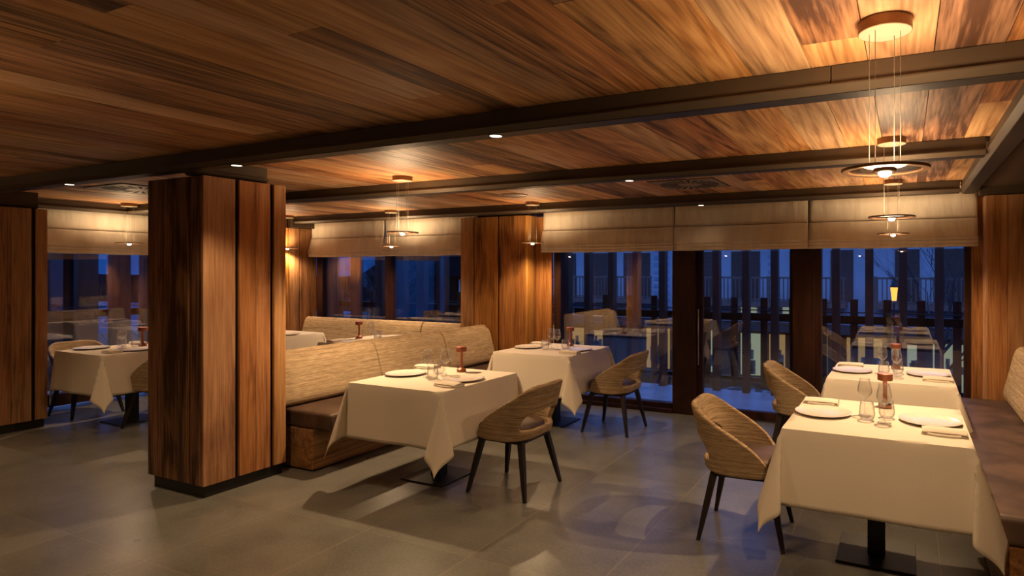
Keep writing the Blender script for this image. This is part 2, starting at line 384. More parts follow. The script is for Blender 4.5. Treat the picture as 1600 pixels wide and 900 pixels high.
# ------------------------------------------------------------------ steel beams
def beam(label, axis, a0, a1, c0, c1, lipside=(1, 1), z0=ZB, seam=None):
    """axis 'x': runs along x between a0,a1 with y from c0 to c1"""
    t = thing('steel_beam', label, 'beam', ((a0+a1)/2, (c0+c1)/2, z0) if axis == 'x' else ((c0+c1)/2, (a0+a1)/2, z0))
    L_, w2 = (a1-a0)/2, (c1-c0)/2
    def bb(bm, l0, l1, w0, w1, z0, z1):
        if axis == 'x': box(bm, l0, l1, w0, w1, z0, z1)
        else: box(bm, w0, w1, l0, l1, z0, z1)
    bm = B()
    if seam is None: bb(bm, -L_, L_, -w2+.016, w2-.016, .030, ZC-z0+.0)
    else:
        s = seam-(a0+a1)/2
        bb(bm, -L_, s-.0015, -w2+.016, w2-.016, .030, ZC-z0); bb(bm, s+.0015, L_, -w2+.016, w2-.016, .030, ZC-z0)
    obj('web', bm, 'steel', t, bevel=.003)
    bm = B()
    prof = [(-w2, .030), (-w2, .024), (-w2+.030, 0), (w2-.030, 0), (w2, .024), (w2, .030)]
    ends = [[bm.verts.new((l, a_, b_) if axis == 'x' else (a_, l, b_)) for a_, b_ in prof] for l in (-L_, L_)]
    for i in range(6): bm.faces.new((ends[0][i], ends[0][(i+1) % 6], ends[1][(i+1) % 6], ends[1][i]))
    bm.faces.new(ends[0]); bm.faces.new(ends[1][::-1]); obj('flange', bm, 'steel', t)
    bm = B(); bb(bm, -L_, L_, -w2+.032, w2-.032, -.003, .002); tag(obj('underside_strip', bm, 'black', t), 'black strip darkening the underside of the beam')  # matte black strip set just below the flange
    return t
beam('nearest dark steel ceiling beam, crossing the whole picture above the big pillar', 'x', -8.95, 1.05, 2.455, 2.61, seam=-.26)
beam('second dark steel ceiling beam back, above the middle tables', 'x', -8.47, .425, 4.15, 4.30)
beam('third and farthest long steel beam, just in front of the blinds', 'x', -8.4, .425, 6.07, 6.215)
beam('steel cross beam at the top right running towards the windows', 'y', 2.612, 6.24, .428, .58)
beam('short steel beam piece lying on top of the big pillar', 'y', 2.612, 3.13, -4.62, -4.448, z0=2.27)
beam('short steel beam piece over the left pillar', 'y', 2.612, 3.13, -8.1, -7.972, z0=2.228)
beam('steel beam in front of the left blind', 'y', 3.14, 6.06, -8.60, -8.48)
bm = B(); box(bm, -8.95, -8.08, 6.06, 6.50, 2.225, ZC); box(bm, .59, 1.05, 6.22, 6.55, 2.265, ZC); box(bm, .585, .60, 2.612, 6.22, 2.33, ZC); struct('trim_3', bm, 'steel')
bm = B(); box(bm, .60, 1.055, 2.0, 6.22, 2.335, 2.375); struct('trim_4', bm, 'steel')

def downlight(x, y, z, label, power):
    t = thing('downlight', label, 'downlight', (x, y, z), 0, 'recessed downlights in the steel beams')
    bm = B(); lathe(bm, [(.030, -.001), (.036, -.004), (.040, -.001), (.040, .004), (.030, .004), (.030, -.001)], 24); obj('trim_ring', bm, 'black', t, smooth=True)
    bm = B(); lathe(bm, [(0, -.0015), (.030, -.0015), (.030, .002), (0, .002)], 24); obj('lens', bm, 'spotlens', t)
    l = bpy.data.lights.new('downlight', 'SPOT'); l.energy = power; l.color = WARM; l.spot_size = math.radians(112); l.spot_blend = .6; l.shadow_soft_size = .03
    lo = bpy.data.objects.new('downlight_lamp', l); C.objects.link(lo); lo.parent = t; lo.location = (0, 0, -.012)
for x, y, lb, p in ((-1.87, 2.532, 'round downlight in the nearest beam, right one, above the middle of the floor', 1), (-3.91, 2.532, 'round downlight in the nearest beam just right of the big pillar', 1.2),
                 (-5.97, 2.532, 'round downlight in the nearest beam left of the big pillar', 1.3), (-1.89, 4.225, 'small downlight in the second beam', .7), (-1.93, 6.143, 'small downlight in the farthest long beam', .02)):
    downlight(x, y, ZB-.003, lb, DOWNLIGHT*p)
# ------------------------------------------------------------------ ceiling vents
def vent(x, y, s, label):
    t = thing('ceiling_vent', label, 'air vent', (x, y, ZC))
    bm = B(); box(bm, -s, s, -s, s, -.008, 0); obj('panel', bm, 'vent', t, bevel=.003)
    bm = B()
    for e in ((-s-.012, -s, -s-.012, s+.012), (s, s+.012, -s-.012, s+.012), (-s, s, -s-.012, -s), (-s, s, s, s+.012)): box(bm, *e, -.004, 0)
    obj('shadow_gap', bm, 'dark', t)
    bm = B()
    for k in range(24):
        a = 2*PI*k/24; c, si = math.cos(a), math.sin(a)
        ws = [(.38*s, -.02*s), (.92*s, -.055*s), (.92*s, .055*s), (.38*s, .02*s)]
        lo = [bm.verts.new((c*r-si*w_, si*r+c*w_, -.0095)) for r, w_ in ws]; up = [bm.verts.new((v.co.x, v.co.y, -.007)) for v in lo]
        bm.faces.new(lo); bm.faces.new(up[::-1])
        for i in range(4): bm.faces.new((lo[i], lo[(i+1) % 4], up[(i+1) % 4], up[i]))
    tag(obj('slots', bm, 'dark', t), kind='stuff')
vent(-1.78, 5.32, .29, 'square swirl air vent in the ceiling near the glass doors')
vent(-6.72, 3.42, .33, 'square swirl air vent in the ceiling left of the big pillar')
t = thing('ceiling_speaker', 'thin round grey-brown ceiling disc near the middle pendant', 'ceiling speaker', (-3.70, 5.32, ZC))
bm = B(); lathe(bm, [(0, -.008), (.125, -.008), (.13, 0), (0, 0)], 40); obj('grille', bm, 'vent', t, smooth=True)
bm = B(); lathe(bm, [(.13, -.012), (.14, -.010), (.145, 0), (.13, 0), (.13, -.012)], 40); obj('rim', bm, 'bronze', t, smooth=True)

# ------------------------------------------------------------------ pendants
def pendant(x, y, label, zr=1.917, turn=0, power=1.0, down=1.0):
    t = thing('ring_pendant', label, 'pendant lamp', (x, y, ZC), turn, 'slim ring pendants hanging over the tables')
    d = zr-ZC
    bm = B(); lathe(bm, [(.080, 0), (.080, -.034), (.078, -.036), (.078, 0)], 48); obj('canopy', bm, 'bronze', t, smooth=True)
    bm = B(); lathe(bm, [(0, -.0355), (.0775, -.0355), (.0775, -.034), (0, -.034)], 48); tag(obj('canopy_face', bm, 'canopyface', t), 'cream underside of the canopy')
    for a in (35, 145, 215, 325):
        a = math.radians(a); bm = B(); px, py = .050*math.cos(a), .034*math.sin(a)
        tube(bm, [(px, py, -.035), (px, py, d+.004)], .0011, 6); obj('wire', bm, 'wire', t)
    bm = B(); lathe(bm, [(.108, d-.004), (.130, d-.004), (.130, d+.005), (.108, d+.005), (.108, d-.004)], 64); obj('ring', bm, 'bronze', t, smooth=True, bevel=.001)
    bm = B(); lathe(bm, [(.032, d-.001), (.108, d-.001), (.108, d+.001), (.032, d+.001), (.032, d-.001)], 64); tag(obj('disc', bm, 'clear', t), 'clear glass disc')
    bm = B(); lathe(bm, [(0, d+.012), (.028, d+.012), (.034, d+.006), (.034, d-.006), (.028, d-.008), (0, d-.008)], 32)
    hd = obj('lamp_head', bm, 'bronze', t, smooth=True)
    bm = B(); lathe(bm, [(.020, d-.008), (.019, d-.014), (.014, d-.020), (.007, d-.023), (0, d-.024)], 24); obj('lens', bm, 'bulb', hd, smooth=True)
    for nm, rot, e, sz, zz, rad in (('down', 0, PEND_DOWN*power*down, 150, d-.036, .018), ('up', PI, PEND_UP*power, 172, d+.02, .10)):
        l = bpy.data.lights.new('pendant_'+nm, 'SPOT'); l.energy = e; l.color = WARM; l.spot_size = math.radians(sz); l.spot_blend = .75 if nm == 'down' else .4; l.shadow_soft_size = rad
        lo = bpy.data.objects.new('pendant_lamp_'+nm, l); C.objects.link(lo); lo.parent = t; lo.location = (0, 0, zz); lo.rotation_euler = (rot, 0, 0)
pendant(-.060, 2.11, 'nearest ring pendant, large at top right, hanging from a copper canopy', turn=.5, power=1.0, down=.5)
pendant(-.077, 4.00, 'middle one of the three right-hand ring pendants, above the nearest right-hand table')
pendant(-.100, 5.86, 'farthest of the three right-hand ring pendants, in front of the blind', turn=.3, power=.8)
pendant(-3.83, 3.89, 'ring pendant hanging over the table right of the big pillar', turn=.4, power=1.1)
pendant(-6.10, 6.00, 'ring pendant in front of the middle blind, behind the banquette pendant', turn=.2, power=.8)
pendant(-3.90, 5.98, 'ring pendant in front of the wide pillar between the windows', turn=.1, power=.5)
pendant(-8.28, 4.08, 'ring pendant in front of the left blind, left of the big pillar', turn=.7, power=.55)
pendant(-8.05, 5.95, 'ring pendant partly hidden at the right edge of the big pillar', turn=.1, power=.5)

# unseen pendants added to brighten the near ceiling and floor
for x, y, p_, d_ in ((-3.5, .25, .9, HALL), (-6.9, 1.0, .9, HALL), (-.9, -1.1, .7, HALL)):
    pendant(x, y, 'added ring pendant out of view that brightens the near ceiling and floor', power=p_, down=d_)

# ------------------------------------------------------------------ roman blinds
def blind(label, x0, x1, y, seed, face='y', zt=2.345, zb=1.818):
    wd = x1-x0-.004
    if face == 'y': t = thing('roman_blind', label, 'roman blind', ((x0+x1)/2, y, zb), 0, 'cream roman blinds')
    else: t = thing('roman_blind', label, 'roman blind', (y, (x0+x1)/2, zb), PI/2, 'cream roman blinds')
    H = zt-zb
    prof = [(0, 1.0), (.0, .80), (.0, .56), (.004, .505), (.018, .49), (.016, .475), (.020, .44), (.030, .34), (.036, .24), (.045, .18), (.052, .15), (.046, .135),
            (.036, .145), (.046, .115), (.050, .085), (.043, .07), (.034, .08), (.044, .045), (.048, .02), (.042, .0), (.030, 0.0)]
    n = max(24, int(wd*26))
    def f(i, j):
        u = i/(n-1); x = (u-.5)*wd; o, h = prof[j]
        wv = noise.noise(Vector((x*3.2+seed, h*1.5, seed)))
        wv2 = noise.noise(Vector((x*9+seed, h*4, seed+5)))
        amp = .014*(1-h)+.004
        sag = -.010*math.sin(PI*u)*(1-h)*.6 + .004*wv*(1-h)
        dx = -.006*(1-h)*(1 if u == 0 else (-1 if u == 1 else 0))
        return (x+dx, -(o+wv*amp*2.0+wv2*.014*(1.2-h)), h*H+sag)
    bm = B(); grid(bm, n, len(prof), f); obj('cloth', bm, 'blind', t, smooth=True, angle=60, solid=.003)
    bm = B(); box(bm, -wd/2, wd/2, -.003, .03, H-.0, H+.035); obj('head_rail', bm, 'blind', t)
    bm = B(); box(bm, -wd/2+.005, wd/2-.005, -.024, -.020, .495*H, .502*H); obj('stitch_line', bm, 'cord', t)
YB = 6.42
blind('left panel of the wide cream blind above the glass doors', -4.03, -2.325, YB, 1.0)
blind('middle panel of the wide cream blind above the glass doors', -2.315, -.893, YB, 5.3)
blind('right panel of the wide cream blind, behind the small ring pendants', -.883, .587, YB, 9.1)
blind('left half of the blind above the window bench', -8.16, -6.66, YB, 13.7, zb=1.800)
blind('right half of the blind above the window bench', -6.65, -5.02, YB, 17.2, zb=1.800)
blind('single wide cream blind left of the big pillar', 3.30, 5.70, -8.66, 21.5, face='x', zb=1.795)

# ------------------------------------------------------------------ windows and doors
def window(name, x0, x1, z0, z1, fl, fr, ft=.08, fb=.10, y=GY, fbd=.10, sill=True, zfloor=None):
    t = bpy.data.objects.new(name, None); C.objects.link(t); t.location = ((x0+x1)/2, y, z0); t['kind'] = 'structure'
    W = (x1-x0)/2; H = z1-z0; d = fbd/2
    bm = B(); box(bm, -W, -W+fl, -d, d, 0, H); box(bm, W-fr, W, -d, d, 0, H); box(bm, -W+fl, W-fr, -d, d, 0, fb); box(bm, -W+fl, W-fr, -d, d, H-ft, H)
    obj('window_frame', bm, 'frame', t, bevel=.004)
    bm = B(); box(bm, -W+fl-.005, W-fr+.005, -.011, .011, fb-.005, H-ft+.005); obj('glass_pane', bm, 'glass', t)
    return t
w1 = window('window_1', -3.93, -2.36, 0, 2.32, .10, .02, fb=.10)
w2 = window('window_2', -.835, .62, 0, 2.32, .06, .13, fb=.10)
d1 = window('door_1', -2.10, -1.055, 0, 2.32, .06, .04, fb=.09, y=GY+.03, fbd=.06)
bm = B(); box(bm, -.507, -.492, -.075, -.06, .55, 1.17); box(bm, -.505, -.495, -.06, -.03, .60, .62); box(bm, -.505, -.495, -.06, -.03, 1.10, 1.12)
tag(obj('door_handle', bm, 'chrome', d1, bevel=.003), 'long brushed steel bar handle')
bm = B(); box(bm, -2.36, -2.10, 6.46, 6.68, 0, 2.32); struct('trim_5', bm, 'frame', bevel=.005)
bm = B(); box(bm, -1.055, -.835, 6.46, 6.68, 0, 2.32); struct('trim_6', bm, 'frame', bevel=.005)
bm = B(); box(bm, -3.93, -2.36, 6.44, 6.50, 0, .045); struct('trim_7', bm, 'frame', bevel=.004)
bm = B(); box(bm, -2.10, -.835, 6.46, 6.57, 0, .012); struct('trim_8', bm, 'chrome')
window('window_3', -8.14, -6.63, .80, 2.32, .13, .10, fb=.08)
window('window_4', -6.63, -5.10, .80, 2.32, .02, .06, fb=.08)
for n_, (a, b_) in (('window_5', (3.15, 4.62)), ('window_6', (4.62, 6.2))):
    q = window(n_, -(b_-a)/2, (b_-a)/2, .05, 2.32, .08, .06, fb=.14)
    q.location = (GX, (a+b_)/2, .05); q.rotation_euler = (0, 0, PI/2)

# ------------------------------------------------------------------ banquettes
def cushion_back(bm, l0, l1, prof, axis):
    """extrude a closed profile (w,z) between l0 and l1"""
    ends = []
    steps = [l0, l0+.012, l0+.03, l0+.08, (l0+l1)/2, l1-.08, l1-.03, l1-.012, l1]
    cxp = sum(p[0] for p in prof)/len(prof); czp = sum(p[1] for p in prof)/len(prof)
    rings = []
    for k, l in enumerate(steps):
        s = {0: .95, 8: .95, 1: .99, 7: .99, 2: 1, 6: 1}.get(k, 1)
        ring = []
        for w_, z in prof:
            ww = cxp+(w_-cxp)*s; zz = czp+(z-czp)*(.8+.2*s)
            ring.append(bm.verts.new((ww, l, zz) if axis == 'y' else (l, ww, zz)))
        rings.append(ring)
    n = len(prof)
    for a, b in zip(rings, rings[1:]):
        for i in range(n): bm.faces.new((a[i], a[(i+1) % n], b[(i+1) % n], b[i]))
    bm.faces.new(rings[0][::-1]); bm.faces.new(rings[-1])
def bench(label, loc, rz, length, cuts, depth=.50, over=.10, base_mat='benchwood', zt=.90, lean=.11, back_th=.13, base_in=0.0, flip=False):
    """local: runs along +x from 0 to length, sits facing -y; back at y = depth"""
    t = thing('banquette', label, 'banquette bench', loc, rz)
    bm = B(); bm.verts.layers.float.new('tone')
    zs = [0.015, .175, .335]
    for a, b in zip(zs, zs[1:]): box(bm, base_in, length, over*1.9, depth+.05, a+.001, b-.001, rnd(.4, .9))
    obj('base', bm, base_mat, t, bevel=.002, bseg=1)
    bm = B()
    box(bm, 0, length, 0, depth+.06, .335, .475)
    obj('seat_cushion', bm, 'leather', t, smooth=True, bevel=.028, bseg=4)
    bm = B(); box(bm, 0.01, length-.01, depth+.09+lean*.3, depth+.09+back_th, .10, zt-.10); obj('back_board', bm, base_mat, t)
    for a, b in zip(cuts, cuts[1:]):
        bm = B(); y0 = depth
        prof = [(y0, .478), (y0-.008, .55), (y0+lean*.35, .68), (y0+lean*.75, zt-.06), (y0+lean+.005, zt-.015), (y0+lean+.035, zt), (y0+lean+back_th-.03, zt-.003), (y0+lean+back_th, zt-.03), (y0+lean+back_th-.02, zt-.1), (y0+.09, .478)]
        cushion_back(bm, a+.003, b-.003, prof, 'x')
        obj('back_cushion', bm, 'weave', t, smooth=True, sub=1, angle=0)
    return t
# centre banquette facing right (+x): local +x -> world +y, local -y -> world +x
main_bench = bench('long centre banquette with straw-weave back and brown leather seat, right of the big pillar', (-4.055, 3.36, 0), PI/2, 2.86, (-.09, 1.02, 1.98, 2.82), depth=.50)
# cushions on the other side of the ridge
for a, b in ((-.05, 1.55), (1.55, 2.86)):
    bm = B(); prof = [(.10, .30), (.0, .30), (.03, .60), (.075, .84), (.095, .905), (.13, .925), (.185, .922), (.20, .88), (.14, .6)]
    prof = [(z_, w_) for z_, w_ in prof]
    prof = [(.865-w_, z_) for w_, z_ in prof]
    cushion_back(bm, a+.003, b-.003, prof, 'x'); obj('back_cushion', bm, 'weave', main_bench, smooth=True, sub=1, angle=0)
bm = B(); box(bm, 0.01, 2.82, .755, .825, 0, .60); obj('rear_board', bm, 'benchwood', main_bench)
bench('banquette under the middle window with straw-weave cushions', (-8.12, 5.86, 0), 0, 2.93, (0, 1.22, 2.28, 2.93), depth=.33, zt=.912, lean=.10, back_th=.10)
# right banquette, facing left (-x)
bench('long banquette along the right wall with a worn brown leather seat', (.36, 6.22, 0), -PI/2, 2.93, (.0, .98, 1.96, 2.9), depth=.40, zt=.95, lean=.10, back_th=.13, over=.02)

# ------------------------------------------------------------------ chairs
def make_chair():
    t = thing('dining_chair', '', 'chair', (0, 0, 0), 0, 'straw-weave tub chairs at the tables')
    NP = 57
    TB = ((-.40, .800), (-.255, .798), (-.235, .786), (-.20, .757), (-.13, .700), (-.05, .648), (.03, .597), (.09, .552), (.13, .508), (.17, .455), (.20, .425), (.30, .42))
    def top(p):
        x = place(p, .60)[0]
        for (xa, za), (xb, zb_) in zip(TB, TB[1:]):
            if x <= xb: return za+(zb_-za)*max(0, (x-xa)/(xb-xa))
        return .42
    def place(p, z):
        r = math.radians(p); k = max(0, min(1, (z-.40)/.42))
        rx = .215+.055*k; ry = .222+.060*k
        c, s = math.cos(r), math.sin(r)
        ex = .60 if c > 0 else .80
        x = -math.copysign(abs(c)**ex, c)*rx; y = math.copysign(abs(s)**ex, s)*ry
        x -= .045*k*max(0, c)**.5
        x += .045*(1 if c < 0 else 0)*abs(c)
        return (x+.0, y, z)
    HP = 52
    rows = 13
    bm = B(); vs = []
    for i in range(NP):
        p = -132+264*i/(NP-1); zt = top(p); zb = .405+.012*math.cos(math.radians(p*2))
        if abs(p) < HP:
            q = math.sqrt(1-(p/HP)**2); lo = .485-.012*q; hi = .485+.125*q**.7
        else: lo = hi = min(.485, zb+(zt-zb)*.4)
        col = []
        for j in range(5): col.append(bm.verts.new(place(p, zb+(lo-zb)*j/4)))
        for j in range(9): col.append(bm.verts.new(place(p, hi+(zt-hi)*j/8)) if not (j == 0 and hi == lo) else col[4])
        vs.append((col, hi > lo))
    for (a, ha), (b, hb) in zip(vs, vs[1:]):
        for j in range(13):
            if j == 4:
                continue
            q = (a[j], b[j], b[j+1], a[j+1]); q = list(dict.fromkeys(q))
            if len(q) > 2: bm.faces.new(q)
        if not (ha and hb):
            q = list(dict.fromkeys((a[4], b[4], b[5], a[5])))
            if len(q) > 2: bm.faces.new(q)
    obj('shell', bm, 'weave_chair', t, smooth=True, solid=.036, off=0, sub=2, angle=0)
    # underside pan
    bm = B()
    def sup(r, n, e=.8): return [(math.copysign(abs(math.cos(a))**e, math.cos(a))*r, math.copysign(abs(math.sin(a))**e, math.sin(a))*r) for a in (2*PI*k/n for k in range(n))]
    def stack(bm, layers, n=40):
        rings = []
        for sx, sy, ox, z in layers:
            rings.append([bm.verts.new((px*sx+ox, py*sy, z)) for px, py in sup(1, n)])
        for a, b in zip(rings, rings[1:]):
            for i in range(n): bm.faces.new((a[i], a[(i+1) % n], b[(i+1) % n], b[i]))
        bm.faces.new(rings[0][::-1]); bm.faces.new(rings[-1])
    stack(bm, [(.17, .18, .01, .385), (.205, .215, .01, .392), (.222, .228, .01, .41), (.222, .228, .01, .425)]); obj('seat_pan', bm, 'weave_chair', t, smooth=True)
    bm = B(); stack(bm, [(.205, .205, .02, .425), (.225, .215, .025, .44), (.232, .218, .028, .465), (.222, .21, .026, .485), (.18, .175, .02, .497), (.09, .09, .01, .502)]); obj('seat', bm, 'leather', t, smooth=True, angle=0)
    for sx in (-1, 1):
        for sy in (-1, 1):
            bm = B(); a = Vector((sx*.165+.0, sy*.165, .392)); b = Vector((sx*.245+.0, sy*.238, 0))
            rings = []
            for k, (f, h) in enumerate(((0, .021), (.5, .018), (1, .0115))):
                c = a.lerp(b, f); rings.append([bm.verts.new((c.x+dx*h, c.y+dy*h, c.z)) for dx, dy in ((-1, -1), (1, -1), (1, 1), (-1, 1))])
            for p_, q in zip(rings, rings[1:]):
                for i in range(4): bm.faces.new((p_[i], p_[(i+1) % 4], q[(i+1) % 4], q[i]))
            bm.faces.new(rings[0]); bm.faces.new(rings[-1][::-1])
            obj('leg', bm, 'leg', t, bevel=.003)
    bm = B(); box(bm, -.185, .185, -.183, -.147, .372, .394); box(bm, -.185, .185, .147, .183, .372, .394); box(bm, -.18, -.145, -.15, .15, .372, .394); box(bm, .145, .18, -.15, .15, .372, .394)
    obj('under_frame', bm, 'leg', t, bevel=.002)
    return t
chair = make_chair()
CH = [(-2.615, 3.775, PI, 'straw-weave tub chair at the nearest banquette table, seen from behind'),
      (-2.655, 5.57, PI, 'straw-weave tub chair in front of the glass, at the far banquette table'),
      (-.885, 3.745, .06, 'nearest straw-weave tub chair, pushed up to the nearest right-hand table'),
      (-.80, 5.42, .05, 'straw-weave tub chair behind, at the right-hand table next to the glass'),
      (-6.93, 3.72, PI+.08, 'tub chair cut off by the left side of the big pillar'),
      (-8.27, 3.66, 0, 'tub chair behind the far left table, only its back showing above the cloth')]
for i, (x, y, r, lb) in enumerate(CH):
    if i == 0: chair.location = (x, y, 0); chair.rotation_euler = (0, 0, r); chair['label'] = lb
    else: dup(chair, (x, y, 0), r, lb)

# ------------------------------------------------------------------ tables with cloths
TZ = .768; TW = .44
def make_table():
    t = thing('dining_table', '', 'table', (0, 0, 0), 0, 'square pedestal tables under cloths')
    bm = B(); box(bm, -TW+.012, TW-.012, -TW+.012, TW-.012, TZ-.034, TZ-.006); obj('tabletop', bm, 'black', t)
    bm = B(); box(bm, -.045, .045, -.045, .045, .012, TZ-.034); obj('pedestal', bm, 'black', t, bevel=.003)
    bm = B(); box(bm, -.20, .20, -.20, .20, 0, .012); obj('base_plate', bm, 'black', t, bevel=.002)
    return t
def cloth(x, y, label, seed, o=.395, n=58, tight=None):
    rg = random.Random(seed)
    cn = {(sx, sy): (rg.uniform(.18, .30), rg.uniform(.12, .18), rg.uniform(-.12, .12)) for sx in (-1, 1) for sy in (-1, 1)}
    if tight: cn[tight] = (.05, .03, 0)
    ps = [rg.uniform(0, 6) for _ in range(4)]
    us = []
    k1, k2 = 16, 20
    e = TW+o
    for i in range(k1+1): us.append(-e+o*i/k1)
    for i in range(1, k2): us.append(-TW+2*TW*i/k2)
    for i in range(k1+1): us.append(TW+o*i/k1)
    def tilt(side, s):   # degrees outward at position s along the side
        return 3.0+1.2*math.sin(s*7+ps[side])+.8*math.sin(s*13+ps[(side+1) % 4])+1.5*(abs(s)/TW)**4
    r0 = .006
    def f(u, v):
        au, av = abs(u)-TW, abs(v)-TW; su = 1 if u >= 0 else -1; sv = 1 if v >= 0 else -1
        if au <= 0 and av <= 0: return Vector((u, v, TZ))
        if au > 0 and av <= 0:
            th = math.radians(tilt(0 if su > 0 else 1, v)); d = au
            return Vector((su*(TW+math.sin(th)*d+r0*(1-math.exp(-d*60))), v, TZ-d*math.cos(th)))
        if av > 0 and au <= 0:
            th = math.radians(tilt(2 if sv > 0 else 3, u)); d = av
            return Vector((u, sv*(TW+math.sin(th)*d+r0*(1-math.exp(-d*60))), TZ-d*math.cos(th)))
        r = math.hypot(au, av); al = math.atan2(av, au); tc_, sg, curl = cn[(su, sv)]
        t0 = tilt(0 if su > 0 else 1, sv*TW); t1 = tilt(2 if sv > 0 else 3, su*TW)
        m = al/(PI/2)
        base0 = math.sin(math.radians(t0)); base1 = math.sin(math.radians(t1))
        A_, B_, C_ = tc_, sg, curl
        sd = math.sin(PI*m)
        hd = A_*sd**1.2; hp = -B_*math.sin(2*PI*m)+C_*sd**2+.035*math.sin(6*PI*m)
        hx = base0*(1-m)**2 + (hd-hp)*.7071; hy = base1*m**2 + (hd+hp)*.7071
        hh = min(.95, hx*hx+hy*hy); q = 1-math.exp(-r*60)
        return Vector((su*(TW+hx*r+r0*q*math.cos(al)), sv*(TW+hy*r+r0*q*math.sin(al)), TZ-r*math.sqrt(1-hh)))
    bm = B(); N_ = len(us); grid(bm, N_, N_, lambda i, j: f(us[i], us[j]))
    ob = obj('tablecloth', bm, 'cloth', None, smooth=True, angle=75, solid=.0025, off=1, loc=(x, y, 0))
    return tag(ob, label, 'tablecloth', 'linen tablecloths')

def make_plate():
    bm = B(); lathe(bm, [(0, .004), (.085, .004), (.10, .006), (.145, .014), (.152, .0175), (.156, .0165), (.155, .013), (.10, .002), (.08, 0), (0, 0)], 64)
    return tag(obj('dinner_plate', bm, 'plate', smooth=True, angle=50), '', 'plate', 'cream plates')
def make_wine():
    t = thing('wine_glass', '', 'wine glass', (0, 0, 0), 0, 'stemmed wine glasses')
    bm = B(); lathe(bm, [(0, .0), (.036, .0), (.037, .0015), (.020, .004), (.006, .008)], 32); obj('foot', bm, 'tableglass', t, smooth=True, angle=0)
    bm = B(); lathe(bm, [(.006, .008), (.0035, .018), (.003, .05), (.0035, .085), (.008, .096)], 16); obj('stem', bm, 'tableglass', t, smooth=True, angle=0)
    bm = B(); lathe(bm, [(.004, .094), (.010, .098), (.026, .113), (.0385, .133), (.0395, .143), (.037, .165), (.031, .19), (.0265, .212), (.0257, .212), (.030, .19), (.036, .165), (.0385, .143), (.0373, .133), (.025, .115), (.009, .1005), (0, .099)], 40)
    obj('bowl', bm, 'tableglass', t, smooth=True, angle=0)
    return t
def make_tumbler():
    bm = B(); lathe(bm, [(0, 0), (.026, 0), (.031, .004), (.041, .026), (.0425, .04), (.038, .075), (.034, .102), (.0332, .102), (.037, .075), (.0413, .04), (.0398, .027), (.030, .009), (0, .008)], 40)
    return tag(obj('tumbler', bm, 'tableglass', smooth=True, angle=0), '', 'tumbler', 'stemless water glasses')
def make_napkin():
    t = thing('napkin', '', 'napkin', (0, 0, 0), 0, 'rolled linen napkins')
    # folded body: profile in y,z extruded along x, ends slightly sagging
    def ext(bm, prof, L_, bow=0, shrink=0):
        n = 13; rings = []
        for k in range(n):
            u = k/(n-1); x = (u-.5)*L_
            rings.append([bm.verts.new((x, py+bow*math.sin(PI*u), pz*(1-shrink*abs(2*u-1)**3))) for py, pz in prof])
        m = len(prof)
        for a, b in zip(rings, rings[1:]):
            for i in range(m): bm.faces.new((a[i], a[(i+1) % m], b[(i+1) % m], b[i]))
        bm.faces.new(rings[0][::-1]); bm.faces.new(rings[-1])
    bm = B(); ext(bm, [(-.045, .0), (.055, .0), (.055, .006), (-.045, .006)], .21, -.008); obj('lower_fold', bm, 'cloth', t, smooth=True, bevel=.002)
    bm = B(); ext(bm, [(.056, .008), (.052, .020), (.035, .029), (.0, .031), (-.036, .026), (-.046, .018), (-.043, .010), (-.030, .0075), (.045, .0065)], .20, 0, .12); obj('roll', bm, 'cloth', t, smooth=True, angle=60)
    bm = B(); ext(bm, [(-.052, .0), (-.040, .0), (-.040, .011), (-.047, .013), (-.053, .009)], .15, -.014); obj('loose_edge', bm, 'cloth', t, smooth=True)
    return t
def make_lamp():
    t = thing('table_lamp', '', 'table lamp', (0, 0, 0), 0, 'cordless copper table lamps')
    bm = B(); lathe(bm, [(0, 0), (.036, 0), (.037, .002), (.037, .022), (.035, .025), (.020, .031), (.014, .040)], 40); obj('base', bm, 'copper', t, smooth=True)
    bm = B(); lathe(bm, [(.014, .040), (.0125, .06), (.0115, .12), (.0125, .160), (.015, .168)], 32); obj('stem', bm, 'copper', t, smooth=True)
    bm = B(); lathe(bm, [(0, .206), (.041, .206), (.043, .204), (.043, .166), (.0405, .166), (.0405, .178), (0, .178)], 48); obj('lamp_shade', bm, 'copper', t, smooth=True)
    return t
protos = {}
used = set()
def put(kind, mk, x, y, z, rz, label):
    if kind not in protos: protos[kind] = mk(); o = protos[kind]
    else: o = protos[kind]
    if kind not in used:
        used.add(kind); o.location = (x, y, z); o.rotation_euler = (0, 0, rz); o['label'] = label; return o
    return dup(o, (x, y, z), rz, label)
ZT = TZ+.0035
